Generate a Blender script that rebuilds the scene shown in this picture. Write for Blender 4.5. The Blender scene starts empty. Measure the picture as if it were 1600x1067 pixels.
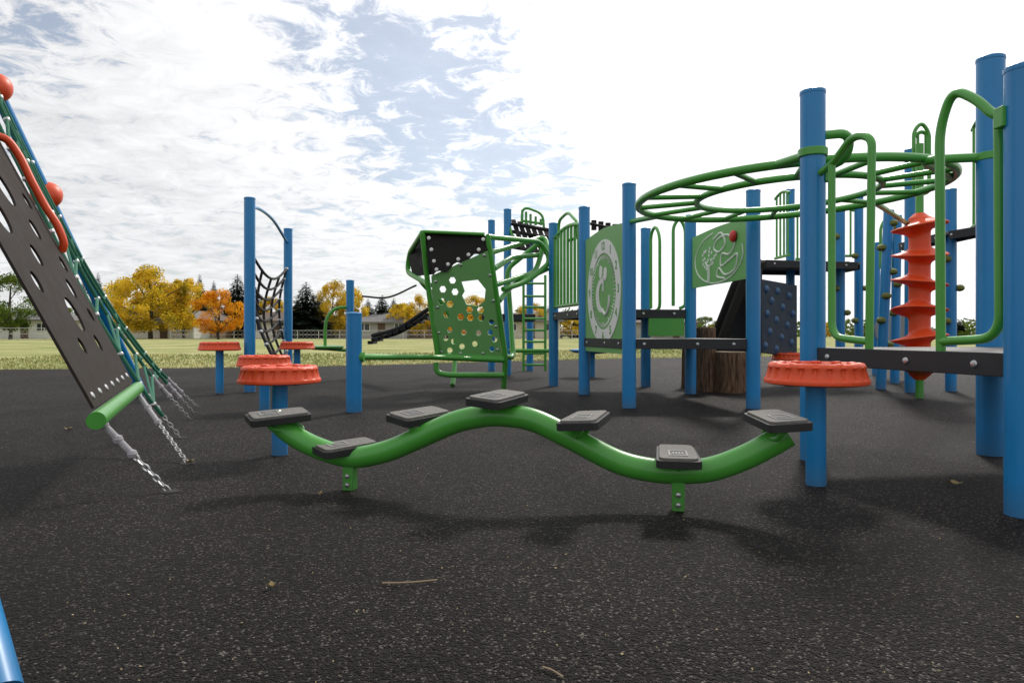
import bpy, math, random
from mathutils import Vector, Matrix
from mathutils.geometry import tessellate_polygon
random.seed(7)
V=Vector
F=1067.0; H=0.7; HY=521.0
def P(px,py,d): return V(((px-800)/F*d, d, H+(HY-py)/F*d))
def G(px,py):
    d=H*F/(py-HY); return V(((px-800)/F*d,d,0))
scn=bpy.context.scene
COL=scn.collection
# ---------------------------------------------------------------- materials
def nt(name):
    m=bpy.data.materials.new(name); m.use_nodes=True
    t=m.node_tree; b=t.nodes['Principled BSDF']; return m,t,b
def N(t,typ,**k):
    n=t.nodes.new(typ)
    for a,v in k.items(): setattr(n,a,v)
    return n
def paint(name,col,rough=0.35,var=0.15,bump=0.02,scale=6,coat=0.0,metal=0.0,dark=0.6,grain=250,spec=0.5):
    m,t,b=nt(name); L=t.links.new
    geo=N(t,'ShaderNodeNewGeometry')
    n1=N(t,'ShaderNodeTexNoise'); n1.inputs['Scale'].default_value=scale; n1.inputs['Detail'].default_value=5
    L(geo.outputs['Position'],n1.inputs['Vector'])
    mix=N(t,'ShaderNodeMix',data_type='RGBA')
    mix.inputs[6].default_value=(*[c*(1-var) *1.0 for c in col],1)
    mix.inputs[7].default_value=(*[min(1,c*(1+var)+0.004) for c in col],1)
    L(n1.outputs['Fac'],mix.inputs[0])
    # dust close to the ground
    sp=N(t,'ShaderNodeSeparateXYZ'); L(geo.outputs['Position'],sp.inputs[0])
    mr=N(t,'ShaderNodeMapRange'); mr.inputs[1].default_value=0.0; mr.inputs[2].default_value=0.14; mr.inputs[3].default_value=0.7; mr.inputs[4].default_value=0.0
    L(sp.outputs['Z'],mr.inputs[0])
    mx=N(t,'ShaderNodeMix',data_type='RGBA'); mx.inputs[7].default_value=(0.09,0.085,0.078,1)
    mm=N(t,'ShaderNodeMath',operation='MULTIPLY'); L(mr.outputs[0],mm.inputs[0]); L(n1.outputs['Fac'],mm.inputs[1])
    L(mm.outputs[0],mx.inputs[0]); L(mix.outputs[2],mx.inputs[6]); L(mx.outputs[2],b.inputs['Base Color'])
    if bump>0.03:
        n2=N(t,'ShaderNodeTexNoise'); n2.inputs['Scale'].default_value=grain; n2.inputs['Detail'].default_value=2
        L(geo.outputs['Position'],n2.inputs['Vector'])
        bp=N(t,'ShaderNodeBump'); bp.inputs['Strength'].default_value=min(1,bump*4); bp.inputs['Distance'].default_value=0.002
        L(n2.outputs['Fac'],bp.inputs['Height']); L(bp.outputs[0],b.inputs['Normal'])
    r=N(t,'ShaderNodeMapRange'); r.inputs[3].default_value=rough*0.8; r.inputs[4].default_value=min(1,rough*1.35)
    L(n1.outputs['Fac'],r.inputs[0]); L(r.outputs[0],b.inputs['Roughness'])
    b.inputs['Metallic'].default_value=metal; b.inputs['Specular IOR Level'].default_value=spec
    b.inputs['Coat Weight'].default_value=coat; b.inputs['Coat Roughness'].default_value=0.2
    return m
M={}
M['blue']=paint('blue_powder_coat',(0.004,0.215,0.52),0.34,0.12,coat=0.15)
M['green']=paint('green_powder_coat',(0.068,0.335,0.038),0.32,0.14,coat=0.2)
M['greenp']=paint('green_plastic_panel',(0.17,0.42,0.13),0.5,0.08,0.05)
M['orange']=paint('orange_plastic',(0.80,0.078,0.013),0.42,0.08,0.05)
M['red']=paint('red_plastic',(0.6,0.02,0.02),0.4)
M['black']=paint('black_rubber_belt',(0.014,0.012,0.011),0.7,0.25,0.3,grain=700,spec=0.25)
M['belt']=paint('woven_belt_rubber',(0.034,0.026,0.021),0.8,0.25,0.5,scale=9,grain=420,spec=0.2)
M['deck']=paint('dark_deck_coating',(0.03,0.031,0.034),0.5,0.2,0.15,spec=0.35)
M['decktop']=paint('grey_deck_coating',(0.14,0.13,0.12),0.55,0.2,0.3)
M['plate']=paint('charcoal_step_plastic',(0.022,0.022,0.022),0.5,0.2,0.3,spec=0.35)
M['tread']=paint('worn_grey_tread',(0.17,0.16,0.145),0.65,0.55,0.6,scale=70,spec=0.3)
M['white']=paint('white_plastic',(0.8,0.8,0.77),0.5,0.03)
M['metal']=paint('galvanised_steel',(0.55,0.55,0.55),0.35,0.15,metal=0.9)
M['grope']=paint('green_rope',(0.02,0.15,0.085),0.8,0.3,0.8,scale=90,grain=180)
M['brope']=paint('black_rope',(0.012,0.012,0.013),0.75,0.3,0.6,scale=90,grain=180)
M['wrope']=paint('light_cable_sleeve',(0.4,0.38,0.4),0.7,0.3,0.6,scale=60)
M['hold']=paint('olive_climbing_hold',(0.16,0.18,0.03),0.6,0.2,0.2)
M['bhold']=paint('blue_climbing_hold',(0.05,0.13,0.26),0.5,0.2,0.2)
M['rock']=paint('slate_climbing_panel',(0.02,0.035,0.06),0.6,0.2,0.2)
M['grey']=paint('grey_plastic',(0.28,0.28,0.27),0.5)
M['leaf']=paint('dry_leaf',(0.5,0.37,0.15),0.7,0.3)
M['yleaf']=paint('yellow_dry_leaf',(0.6,0.42,0.08),0.7,0.3)
M['twig']=paint('dry_twig',(0.40,0.28,0.16),0.8,0.3)
M['glass']=paint('house_window_glass',(0.03,0.035,0.04),0.12,0.1)
M['trim']=paint('white_house_trim',(0.7,0.7,0.68),0.6)

def bark_mat(name,c1,c2,sx):
    m,t,b=nt(name); L=t.links.new
    tc=N(t,'ShaderNodeTexCoord'); mp=N(t,'ShaderNodeMapping'); mp.inputs['Scale'].default_value=(sx,sx,sx*0.15)
    L(tc.outputs['Object'],mp.inputs[0]); n=N(t,'ShaderNodeTexNoise'); n.inputs['Scale'].default_value=1; n.inputs['Detail'].default_value=8
    L(mp.outputs[0],n.inputs['Vector'])
    cr=N(t,'ShaderNodeValToRGB'); cr.color_ramp.elements[0].position=0.35; cr.color_ramp.elements[0].color=(*c1,1); cr.color_ramp.elements[1].position=0.7; cr.color_ramp.elements[1].color=(*c2,1)
    L(n.outputs['Fac'],cr.inputs[0]); L(cr.outputs[0],b.inputs['Base Color']); b.inputs['Roughness'].default_value=0.9
    bp=N(t,'ShaderNodeBump'); bp.inputs['Strength'].default_value=0.8; bp.inputs['Distance'].default_value=0.02; L(n.outputs['Fac'],bp.inputs['Height']); L(bp.outputs[0],b.inputs['Normal'])
    return m
M['bark']=bark_mat('tree_bark',(0.03,0.025,0.02),(0.10,0.08,0.06),8)
M['log']=bark_mat('log_side',(0.05,0.025,0.013),(0.22,0.125,0.07),45)
M['logtop']=bark_mat('log_end_grain',(0.26,0.19,0.12),(0.42,0.33,0.22),20)

def foliage(name,c1,c2,c3,sc):
    m,t,b=nt(name); L=t.links.new
    tc=N(t,'ShaderNodeTexCoord'); n=N(t,'ShaderNodeTexNoise'); n.inputs['Scale'].default_value=sc; n.inputs['Detail'].default_value=5
    L(tc.outputs['Object'],n.inputs['Vector'])
    cr=N(t,'ShaderNodeValToRGB'); e=cr.color_ramp.elements
    e[0].position=0.36; e[0].color=(*c1,1); e[1].position=0.64; e[1].color=(*c3,1); q=e.new(0.5); q.color=(*c2,1)
    L(n.outputs['Fac'],cr.inputs[0])
    L(cr.outputs[0],b.inputs['Base Color']); b.inputs['Roughness'].default_value=0.8; b.inputs['Specular IOR Level'].default_value=0.2
    tr=N(t,'ShaderNodeBsdfTranslucent'); L(cr.outputs[0],tr.inputs['Color'])
    mx=N(t,'ShaderNodeMixShader'); mx.inputs[0].default_value=0.5
    L(b.outputs[0],mx.inputs[1]); L(tr.outputs[0],mx.inputs[2]); L(mx.outputs[0],t.nodes['Material Output'].inputs[0])
    return m
M['fy']=foliage('yellow_autumn_leaves',(0.30,0.25,0.025),(0.72,0.50,0.03),(0.88,0.66,0.08),7)
M['fo']=foliage('orange_autumn_leaves',(0.50,0.22,0.015),(0.82,0.38,0.02),(0.85,0.5,0.03),7)
M['fg']=foliage('green_leaves',(0.045,0.09,0.012),(0.12,0.19,0.02),(0.22,0.28,0.035),7)
M['fs']=foliage('spruce_needles',(0.010,0.020,0.012),(0.020,0.036,0.022),(0.04,0.06,0.032),9)

def ground_mats():
    m,t,b=nt('black_poured_rubber'); L=t.links.new
    geo=N(t,'ShaderNodeNewGeometry')
    v=N(t,'ShaderNodeTexVoronoi'); v.inputs['Scale'].default_value=175; L(geo.outputs['Position'],v.inputs['Vector'])
    v2=N(t,'ShaderNodeTexVoronoi'); v2.inputs['Scale'].default_value=75; L(geo.outputs['Position'],v2.inputs['Vector'])
    big=N(t,'ShaderNodeTexNoise'); big.inputs['Scale'].default_value=0.8; big.inputs['Detail'].default_value=8; big.inputs['Roughness'].default_value=0.62; L(geo.outputs['Position'],big.inputs['Vector'])
    sp=N(t,'ShaderNodeSeparateColor'); L(v.outputs['Color'],sp.inputs[0])
    cr=N(t,'ShaderNodeValToRGB'); e=cr.color_ramp.elements
    e[0].position=0; e[0].color=(0.0022,0.0018,0.0015,1); e[1].position=1; e[1].color=(0.17,0.15,0.13,1)
    q=e.new(0.55); q.color=(0.0060,0.0050,0.0043,1); q=e.new(0.9); q.color=(0.023,0.0195,0.017,1)
    L(sp.outputs[0],cr.inputs[0])
    mr=N(t,'ShaderNodeMapRange'); mr.inputs[1].default_value=0.3; mr.inputs[2].default_value=0.7; mr.inputs[3].default_value=0.4; mr.inputs[4].default_value=1.6
    L(big.outputs['Fac'],mr.inputs[0])
    mu=N(t,'ShaderNodeMix',data_type='RGBA',blend_type='MULTIPLY'); mu.inputs[0].default_value=1
    L(cr.outputs[0],mu.inputs[6]); L(mr.outputs[0],mu.inputs[7]); L(mu.outputs[2],b.inputs['Base Color'])
    b.inputs['Roughness'].default_value=0.68; b.inputs['Specular IOR Level'].default_value=0.16; b.inputs['Specular Tint'].default_value=(1,0.93,0.87,1)
    ad=N(t,'ShaderNodeMath',operation='ADD'); L(v.outputs['Distance'],ad.inputs[0]); L(v2.outputs['Distance'],ad.inputs[1])
    bp=N(t,'ShaderNodeBump'); bp.inputs['Strength'].default_value=1.0; bp.inputs['Distance'].default_value=0.010; bp.invert=True
    L(ad.outputs[0],bp.inputs['Height']); L(bp.outputs[0],b.inputs['Normal'])
    M['rubber']=m
    m,t,b=nt('dry_autumn_grass'); L=t.links.new
    geo=N(t,'ShaderNodeNewGeometry')
    n=N(t,'ShaderNodeTexNoise'); n.inputs['Scale'].default_value=0.25; n.inputs['Detail'].default_value=10; n.inputs['Roughness'].default_value=0.7; L(geo.outputs['Position'],n.inputs['Vector'])
    n2=N(t,'ShaderNodeTexNoise'); n2.inputs['Scale'].default_value=14; n2.inputs['Detail'].default_value=6; L(geo.outputs['Position'],n2.inputs['Vector'])
    a=N(t,'ShaderNodeMath',operation='ADD'); L(n.outputs['Fac'],a.inputs[0]); L(n2.outputs['Fac'],a.inputs[1])
    cr=N(t,'ShaderNodeValToRGB'); e=cr.color_ramp.elements
    e[0].position=0.40; e[0].color=(0.15,0.20,0.05,1); e[1].position=0.61; e[1].color=(0.55,0.48,0.27,1); q=e.new(0.5); q.color=(0.33,0.34,0.13,1)
    h=N(t,'ShaderNodeMath',operation='MULTIPLY'); h.inputs[1].default_value=0.5; L(a.outputs[0],h.inputs[0]); L(h.outputs[0],cr.inputs[0])
    L(cr.outputs[0],b.inputs['Base Color']); b.inputs['Roughness'].default_value=0.95; b.inputs['Specular IOR Level'].default_value=0.1
    bp=N(t,'ShaderNodeBump'); bp.inputs['Strength'].default_value=0.6; bp.inputs['Distance'].default_value=0.05; L(n2.outputs['Fac'],bp.inputs['Height']); L(bp.outputs[0],b.inputs['Normal'])
    M['grass']=m
ground_mats()

# ---------------------------------------------------------------- mesh builder
WL={}
def wloc(o): return WL.get(o.name,V((0,0,0)))
class MB:
    def __init__(s): s.v=[];s.f=[];s.m=[]
    def add(s,vs,fs,mi=0):
        o=len(s.v); s.v+= [V(x) for x in vs]; s.f+=[tuple(i+o for i in f) for f in fs]; s.m+=[mi]*len(fs)
    def tube(s,pts,r,seg=12,closed=False,mi=0,cap=True,radii=None):
        pts=[V(p) for p in pts]; n=len(pts)
        tan=[]
        for i in range(n):
            if closed: d=pts[(i+1)%n]-pts[i-1]
            elif i==0: d=pts[1]-pts[0]
            elif i==n-1: d=pts[-1]-pts[-2]
            else: d=(pts[i+1]-pts[i]).normalized()+(pts[i]-pts[i-1]).normalized()
            if d.length<1e-9: d=V((0,0,1))
            tan.append(d.normalized())
        a=V((0,0,1)) if abs(tan[0].z)<0.9 else V((1,0,0))
        u=tan[0].cross(a).normalized()
        vs=[];fs=[]
        for i in range(n):
            if i>0:
                ax=tan[i-1].cross(tan[i])
                if ax.length>1e-8:
                    u=Matrix.Rotation(tan[i-1].angle(tan[i]),3,ax.normalized())@u
                u=(u-tan[i]*u.dot(tan[i])).normalized()
            w=tan[i].cross(u); rr=radii[i] if radii else r
            for k in range(seg):
                t=2*math.pi*k/seg
                vs.append(pts[i]+(u*math.cos(t)+w*math.sin(t))*rr)
        m=n if closed else n-1
        for i in range(m):
            j=(i+1)%n
            for k in range(seg):
                k2=(k+1)%seg
                fs.append((i*seg+k,i*seg+k2,j*seg+k2,j*seg+k))
        if cap and not closed:
            fs.append(tuple(reversed(range(seg)))); fs.append(tuple((n-1)*seg+k for k in range(seg)))
        s.add(vs,fs,mi)
    def box(s,c,size,R=None,mi=0):
        c=V(c); hx,hy,hz=[q/2 for q in size]; R=R or Matrix.Identity(3)
        vs=[c+R@V((x*hx,y*hy,z*hz)) for x in(-1,1) for y in(-1,1) for z in(-1,1)]
        s.add(vs,[(0,1,3,2),(4,6,7,5),(0,4,5,1),(2,3,7,6),(0,2,6,4),(1,5,7,3)],mi)
    def lathe(s,prof,o,seg=32,fun=None,mi=0,R=None):
        o=V(o); vs=[];fs=[]; R=R or Matrix.Identity(3)
        for i,(r,z) in enumerate(prof):
            for k in range(seg):
                t=2*math.pi*k/seg; rr=r*(fun(t,i) if fun else 1)
                vs.append(o+R@V((rr*math.cos(t),rr*math.sin(t),z)))
        for i in range(len(prof)-1):
            for k in range(seg):
                k2=(k+1)%seg; fs.append((i*seg+k,i*seg+k2,(i+1)*seg+k2,(i+1)*seg+k))
        fs.append(tuple(reversed(range(seg)))); fs.append(tuple((len(prof)-1)*seg+k for k in range(seg)))
        s.add(vs,fs,mi)
    def sphere(s,c,r,mi=0,seg=16,sz=1.0,R=None):
        n=seg//2; prof=[(max(1e-4,math.sin(math.pi*i/n))*r,-math.cos(math.pi*i/n)*r*sz) for i in range(n+1)]
        s.lathe(prof,c,seg,mi=mi,R=R)
    def panel(s,loops,nrm,th,mi=0):
        nrm=V(nrm).normalized(); flat=[p for l in loops for p in l]
        tris=tessellate_polygon([[V(p) for p in l] for l in loops])
        n=len(flat); vs=[V(p)+nrm*th/2 for p in flat]+[V(p)-nrm*th/2 for p in flat]
        fs=[]
        for a,b,c in tris:
            q=(vs[b]-vs[a]).cross(vs[c]-vs[a])
            if q.dot(nrm)<0: a,b=b,a
            fs.append((a,b,c)); fs.append((n+c,n+b,n+a))
        o=0
        for li,l in enumerate(loops):
            k=len(l)
            ar=V((0,0,0))
            for i in range(k): ar+=V(l[i]).cross(V(l[(i+1)%k]))
            ccw=ar.dot(nrm)>0
            if li>0: ccw=not ccw
            for i in range(k):
                a=o+i;b=o+(i+1)%k
                fs.append((a,n+a,n+b,b) if ccw else (b,n+b,n+a,a))
            o+=k
        s.add(vs,fs,mi)
    def obj(s,name,mats,parent=None,smooth=True,bevel=0,ang=35,label=None,origin=None,split=False):
        if split:
            par=list(range(len(s.v)))
            def fd(a):
                while par[a]!=a: par[a]=par[par[a]]; a=par[a]
                return a
            for f in s.f:
                r=fd(f[0])
                for q in f[1:]: par[fd(q)]=r
            groups={}
            for f,mi in zip(s.f,s.m): groups.setdefault(fd(f[0]),[]).append((f,mi))
            first=None
            for g in groups.values():
                b=MB(); mp={}
                for f,mi in g:
                    nf=[]
                    for q in f:
                        if q not in mp: mp[q]=len(b.v); b.v.append(s.v[q])
                        nf.append(mp[q])
                    b.f.append(tuple(nf)); b.m.append(mi)
                o=b.obj(name,mats,parent,smooth,bevel,ang,label); first=first or o
            return first
        if not isinstance(mats,(list,tuple)): mats=[mats]
        xs=[v.x for v in s.v];ys=[v.y for v in s.v];zs=[v.z for v in s.v]
        c=origin if origin is not None else V(((min(xs)+max(xs))/2,(min(ys)+max(ys))/2,min(zs)))
        me=bpy.data.meshes.new(name); me.from_pydata([v-c for v in s.v],[],s.f)
        for m in mats: me.materials.append(M[m])
        me.polygons.foreach_set('material_index',s.m)
        if smooth:
            me.polygons.foreach_set('use_smooth',[True]*len(me.polygons)); me.set_sharp_from_angle(angle=math.radians(ang))
        me.update(); o=bpy.data.objects.new(name,me); COL.objects.link(o)
        if parent is not None: o.parent=parent; o.location=c-wloc(parent)
        else: o.location=c
        WL[o.name]=c
        if bevel:
            b=o.modifiers.new('bevel','BEVEL'); b.width=bevel; b.segments=3; b.limit_method='ANGLE'; b.harden_normals=False
        if label: o['label']=label
        return o
def empty(name,loc,label,cat,group=None):
    o=bpy.data.objects.new(name,None); o.empty_display_size=0.2; COL.objects.link(o); o.location=loc; WL[o.name]=V(loc)
    o['label']=label;o['category']=cat
    if group:o['group']=group
    return o
def top(o,label,cat,group=None):
    o['label']=label;o['category']=cat
    if group:o['group']=group
def cr(pts,n=8,closed=False):
    pts=[V(p) for p in pts]; out=[]; m=len(pts)
    for i in range(m if closed else m-1):
        if closed: p0,p1,p2,p3=pts[i-1],pts[i],pts[(i+1)%m],pts[(i+2)%m]
        else:
            p1,p2=pts[i],pts[i+1]; p0=pts[i-1] if i>0 else p1*2-p2; p3=pts[i+2] if i+2<m else p2*2-p1
        for k in range(n):
            t=k/n
            out.append(0.5*((2*p1)+(p2-p0)*t+(2*p0-5*p1+4*p2-p3)*t*t+(3*p1-p0-3*p2+p3)*t**3))
    if not closed: out.append(pts[-1])
    return out
def bend(pts,rad,n=6):
    pts=[V(p) for p in pts]; out=[pts[0]]
    for i in range(1,len(pts)-1):
        a,b,c=pts[i-1],pts[i],pts[i+1]
        l1=(a-b).length;l2=(c-b).length; r=min(rad,l1*0.49,l2*0.49)
        s=b+(a-b).normalized()*r; e=b+(c-b).normalized()*r
        for k in range(n+1):
            t=k/n; out.append(s*(1-t)**2+b*2*t*(1-t)+e*t*t)
    out.append(pts[-1]); return out
def circ(c,u,v,r,n=20,ph=0): return [V(c)+V(u)*math.cos(2*math.pi*k/n+ph)*r+V(v)*math.sin(2*math.pi*k/n+ph)*r for k in range(n)]

# ---------------------------------------------------------------- ground
def sheet(name,pts,z,mat):
    mb=MB(); mb.add([V((x,y,z)) for x,y in pts],[tuple(range(len(pts)))]); o=mb.obj(name,mat,smooth=False,origin=V((0,0,0))); o['kind']='structure'; return o
sheet('grass_field',[(-900,-300),(900,-300),(900,1500),(-900,1500)],-0.004,'grass')
edge=cr([V((-60,11,0)),V((-22,12.3,0)),(-9.8,13.3,0),(-4.2,14.6,0),(0,17.2,0),(4,19.5,0),(10,21,0),(22,21,0),(34,16,0)],6)
random.seed(2)
edge=[V((p[0],p[1]+random.uniform(-.05,.05),0)) for p in edge]
sheet('rubber_surface',[(-60,-30),(40,-30),(40,14)]+[(p[0],p[1]) for p in reversed(edge)],0.0,'rubber')
# grass blades beyond the edge of the rubber
gb=MB(); lf=MB()
def edge_y(x):
    for a,b in zip(edge,edge[1:]):
        if a.x<=x<=b.x: return a.y+(b.y-a.y)*(x-a.x)/(b.x-a.x)
    return 14
for k in range(26000):
    x=random.uniform(-14,17); o=random.random()**2.2*9; y=edge_y(x)+o-0.03; hh=random.uniform(0.02,0.06)*(1+0.06*o); a=random.random()*6.28; ww=0.006+0.002*o
    lean=V((random.uniform(-.02,.02),random.uniform(-.02,.02),hh)); b0=V((x,y,-0.004)); s=V((math.cos(a),math.sin(a),0))*ww
    gb.add([b0-s,b0+s,b0+lean],[(0,1,2)])
    if k%45==0:
        q=b0+V((0,0,0.02)); lf.add([q+V((math.cos(a+j)*.05,math.sin(a+j)*.05,random.random()*.03)) for j in(0,1.57,3.14,4.71)],[(0,1,2,3)])
o=gb.obj('grass_blades','grass',smooth=False); o['kind']='stuff'; top(o,'short dry grass blades beside the rubber surface','grass')
o=lf.obj('leaves_on_grass','yleaf',smooth=False); o['kind']='stuff'; top(o,'scattered yellow leaves lying on dry grass','leaves')

# ---------------------------------------------------------------- posts
def post(parent,x,y,h,r=0.065,name='post',cap=True,lean=None):
    b=V((x,y,0)); t=V((x,y,h)) if lean is None else V(lean)
    mb=MB(); mb.tube([b,t],r,24)
    o=mb.obj(name,'blue',parent)
    if cap:
        R=(t-b).to_track_quat('Z','Y').to_matrix()
        c=MB(); c.lathe([(r*1.03,-0.012),(r*1.04,-0.004),(r*1.03,0.006),(r*0.9,0.012),(r*0.4,0.016)],t,24,R=R); c.obj(name+'_cap','blue',o)
    return o
def postpx(parent,px,topy,basey=None,d=None,r=0.065):
    if d is None: d=H*F/(basey-HY)
    x=(px-800)/F*d
    return post(parent,x,d,H+(HY-topy)/F*d,r)
def bolt(mb,p,n,r=0.012,mi=0):
    R=V(n).to_track_quat('Z','Y').to_matrix(); mb.lathe([(r,0),(r,0.003),(r*0.8,0.007),(r*0.3,0.009)],p,12,R=R,mi=mi)

# ---------------------------------------------------------------- stools
def stool(px,basey,zt,R,label,ph=0.0,d=None,pr=0.045):
    d=d or H*F/(basey-HY); x=(px-800)/F*d
    e=empty('stepping_stool',(x,d,0),label,'stool','orange stepping stools')
    mb=MB(); mb.tube([V((x,d,0)),V((x,d,zt-0.09))],pr,24); mb.obj('post','blue',e)
    th=0.1; s=MB()
    prof=[(R*0.55,-th),(R*0.9,-th),(R*0.99,-th+0.006),(R*1.0,-th+0.018),(R*0.985,-th+0.026),(R*0.965,-th+0.032),(R*0.915,-0.026),(R*0.925,-0.018),(R*0.90,-0.006),(R*0.85,0.0),(R*0.8,-0.001),(R*0.76,-0.010),(R*0.3,-0.008),(R*0.05,-0.006)]
    def fun(t,i):
        q=math.cos(22*t+ph)
        if 5<=i<=6: return 1-0.04*(1 if q>0.3 else 0)
        if i>=9: return 1+0.02*math.sin(5*t+ph)
        return 1
    s.lathe(prof,(x,d,zt),176,fun)
    for k in range(12):
        t=2*math.pi*k/12+ph; c=V((x+R*0.78*math.cos(t),d+R*0.78*math.sin(t),zt-0.004)); s.sphere(c,0.026,sz=0.30,seg=12)
    s.obj('seat','orange',e,ang=50)
    return e
stool(343,614,0.600,0.238,'orange round stepping stool on a blue post beside the lawn')
stool(413,641,0.50,0.243,'low orange round stepping stool on blue post on black rubber',0.7)
stool(437,710,0.513,0.232,'orange ribbed stepping stool on blue post beside the wavy beam',0.3)
stool(464,600,0.585,0.235,'orange stepping stool behind the rope net posts',0.2,d=9.3)
stool(1275,757,0.565,0.228,'large orange ribbed stepping stool beside the deck entrance',0.1)
stool(1232,0,0.44,0.22,'small orange stepping stool below the climbing wall',0.1,d=9.2)

# ---------------------------------------------------------------- wavy stepping beam
def wavy():
    e=empty('stepping_beam',(-0.03,2.88,0),'wavy green tube beam with seven dark step plates','balance beam')
    def bp(px,py):
        k=(px-800)/F; d=(3.06-0.2525*0.726)/(1+0.2525*k); return P(px,py,d)
    pts=[bp(*q) for q in [(428,652),(450,674),(490,697),(547,714),(600,706),(650,686),(710,660),(755,650),(790,649),(835,657),(890,683),(960,719),(1010,733),(1060,737),(1110,733),(1160,716),(1200,696),(1231,678)]]
    mb=MB(); mb.tube(cr(pts,7),0.048,28); mb.obj('beam','green',e,ang=50)
    ax=(pts[-1]-pts[0]); yaw=math.atan2(ax.y,ax.x)
    for (px,py,ty) in [(547,765,712),(1060,797,737)]:
        g=G(px,py); t=bp(px,ty); s=MB()
        R=Matrix.Rotation(yaw,3,'Z')
        s.box((g.x,g.y,t.z/2),(0.05,0.05,t.z),R); 
        so=s.obj('support',['green'],e,bevel=0.004)
        b=MB(); nrm=R@V((0,-1,0))
        for z in (0.026,0.066): bolt(b,g+V((0,0,z))+nrm*0.025,nrm,0.0115)
        b.obj('bolt','metal',so,split=True)
    st=[(435,646,0.335,-58,462,682),(541,694,0.20,-52,547,712),(656,645,0.345,-44,665,681),(779,618,0.44,-32,784,649),(914,651,0.365,-22,905,692),(1058,707,0.235,-10,1060,737),(1212,651,0.385,4,1200,696)]
    for i,(px,py,z,ya,bx,by) in enumerate(st):
        d=(H-z)*F/(py-HY); c=P(px,py,d); R=Matrix.Rotation(math.radians(ya),3,'Z')
        tip=Matrix.Rotation(math.radians([6,3,6,4,-4,0,-3][i]),3,'Y')@Matrix.Rotation(math.radians(3),3,'X'); R=R@tip
        def shape(w,l,t,inset=0):
            w2=w/2-inset;l2=l/2-inset; q=[]
            for sx,sy in((1,-1),(1,1),(-1,1),(-1,-1)):
                cxx=sx*(w2-0.022)*(1.0 if sy<0 else 0.86); cyy=sy*(l2-0.022)
                a0={(1,-1):-90,(1,1):0,(-1,1):90,(-1,-1):180}[(sx,sy)]
                for k in range(5):
                    a=math.radians(a0+k*22.5); q.append(c+R@V((cxx+0.022*math.cos(a),cyy+0.022*math.sin(a),t)))
            return q
        nrm=R@V((0,0,1))
        m=MB(); m.panel([shape(0.168,0.268,-0.018)],nrm,0.03)
        o=m.obj('step_plate','plate',e,bevel=0.004)
        m=MB(); m.panel([shape(0.168,0.268,0.0,0.012)],nrm,0.012); m.obj('tread','tread',o,bevel=0.002)
        m=MB()
        def q(x,y,t=0.0075): return c+R@V((x,y,t))
        fr=[q(-0.036,-0.085),q(0.036,-0.085),q(0.034,0.0),q(-0.034,0.0)]
        ins=[q(-0.031,-0.079),q(0.031,-0.079),q(0.029,-0.006),q(-0.029,-0.006)]
        m.panel([fr,ins],nrm,0.003)
        for k in range(4): m.panel([[q(-0.02+k*0.0115,-0.06),q(-0.0155+k*0.0115,-0.06),q(-0.0155+k*0.0115,-0.025),q(-0.02+k*0.0115,-0.025)]],nrm,0.003)
        m.obj('raised_pattern','grey',o,smooth=False)
        b=bp(bx,by); bot=c-nrm*0.034
        m=MB()
        m.box(bot+nrm*0.001,(0.07,0.15,0.006),R)
        side=R@V((0,1,0)); side.z=0
        for sg in(-1,1):
            p1=b+V((0,0,0.03))+side*sg*0.03; p3=bot+side*sg*0.055; p2=(p1+p3)/2+V((0,0,-0.012))+side*sg*0.02
            m.tube(cr([p1,p2,p3],6),0.011,10)
        m.obj('bracket','green',o)
wavy()

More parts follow.
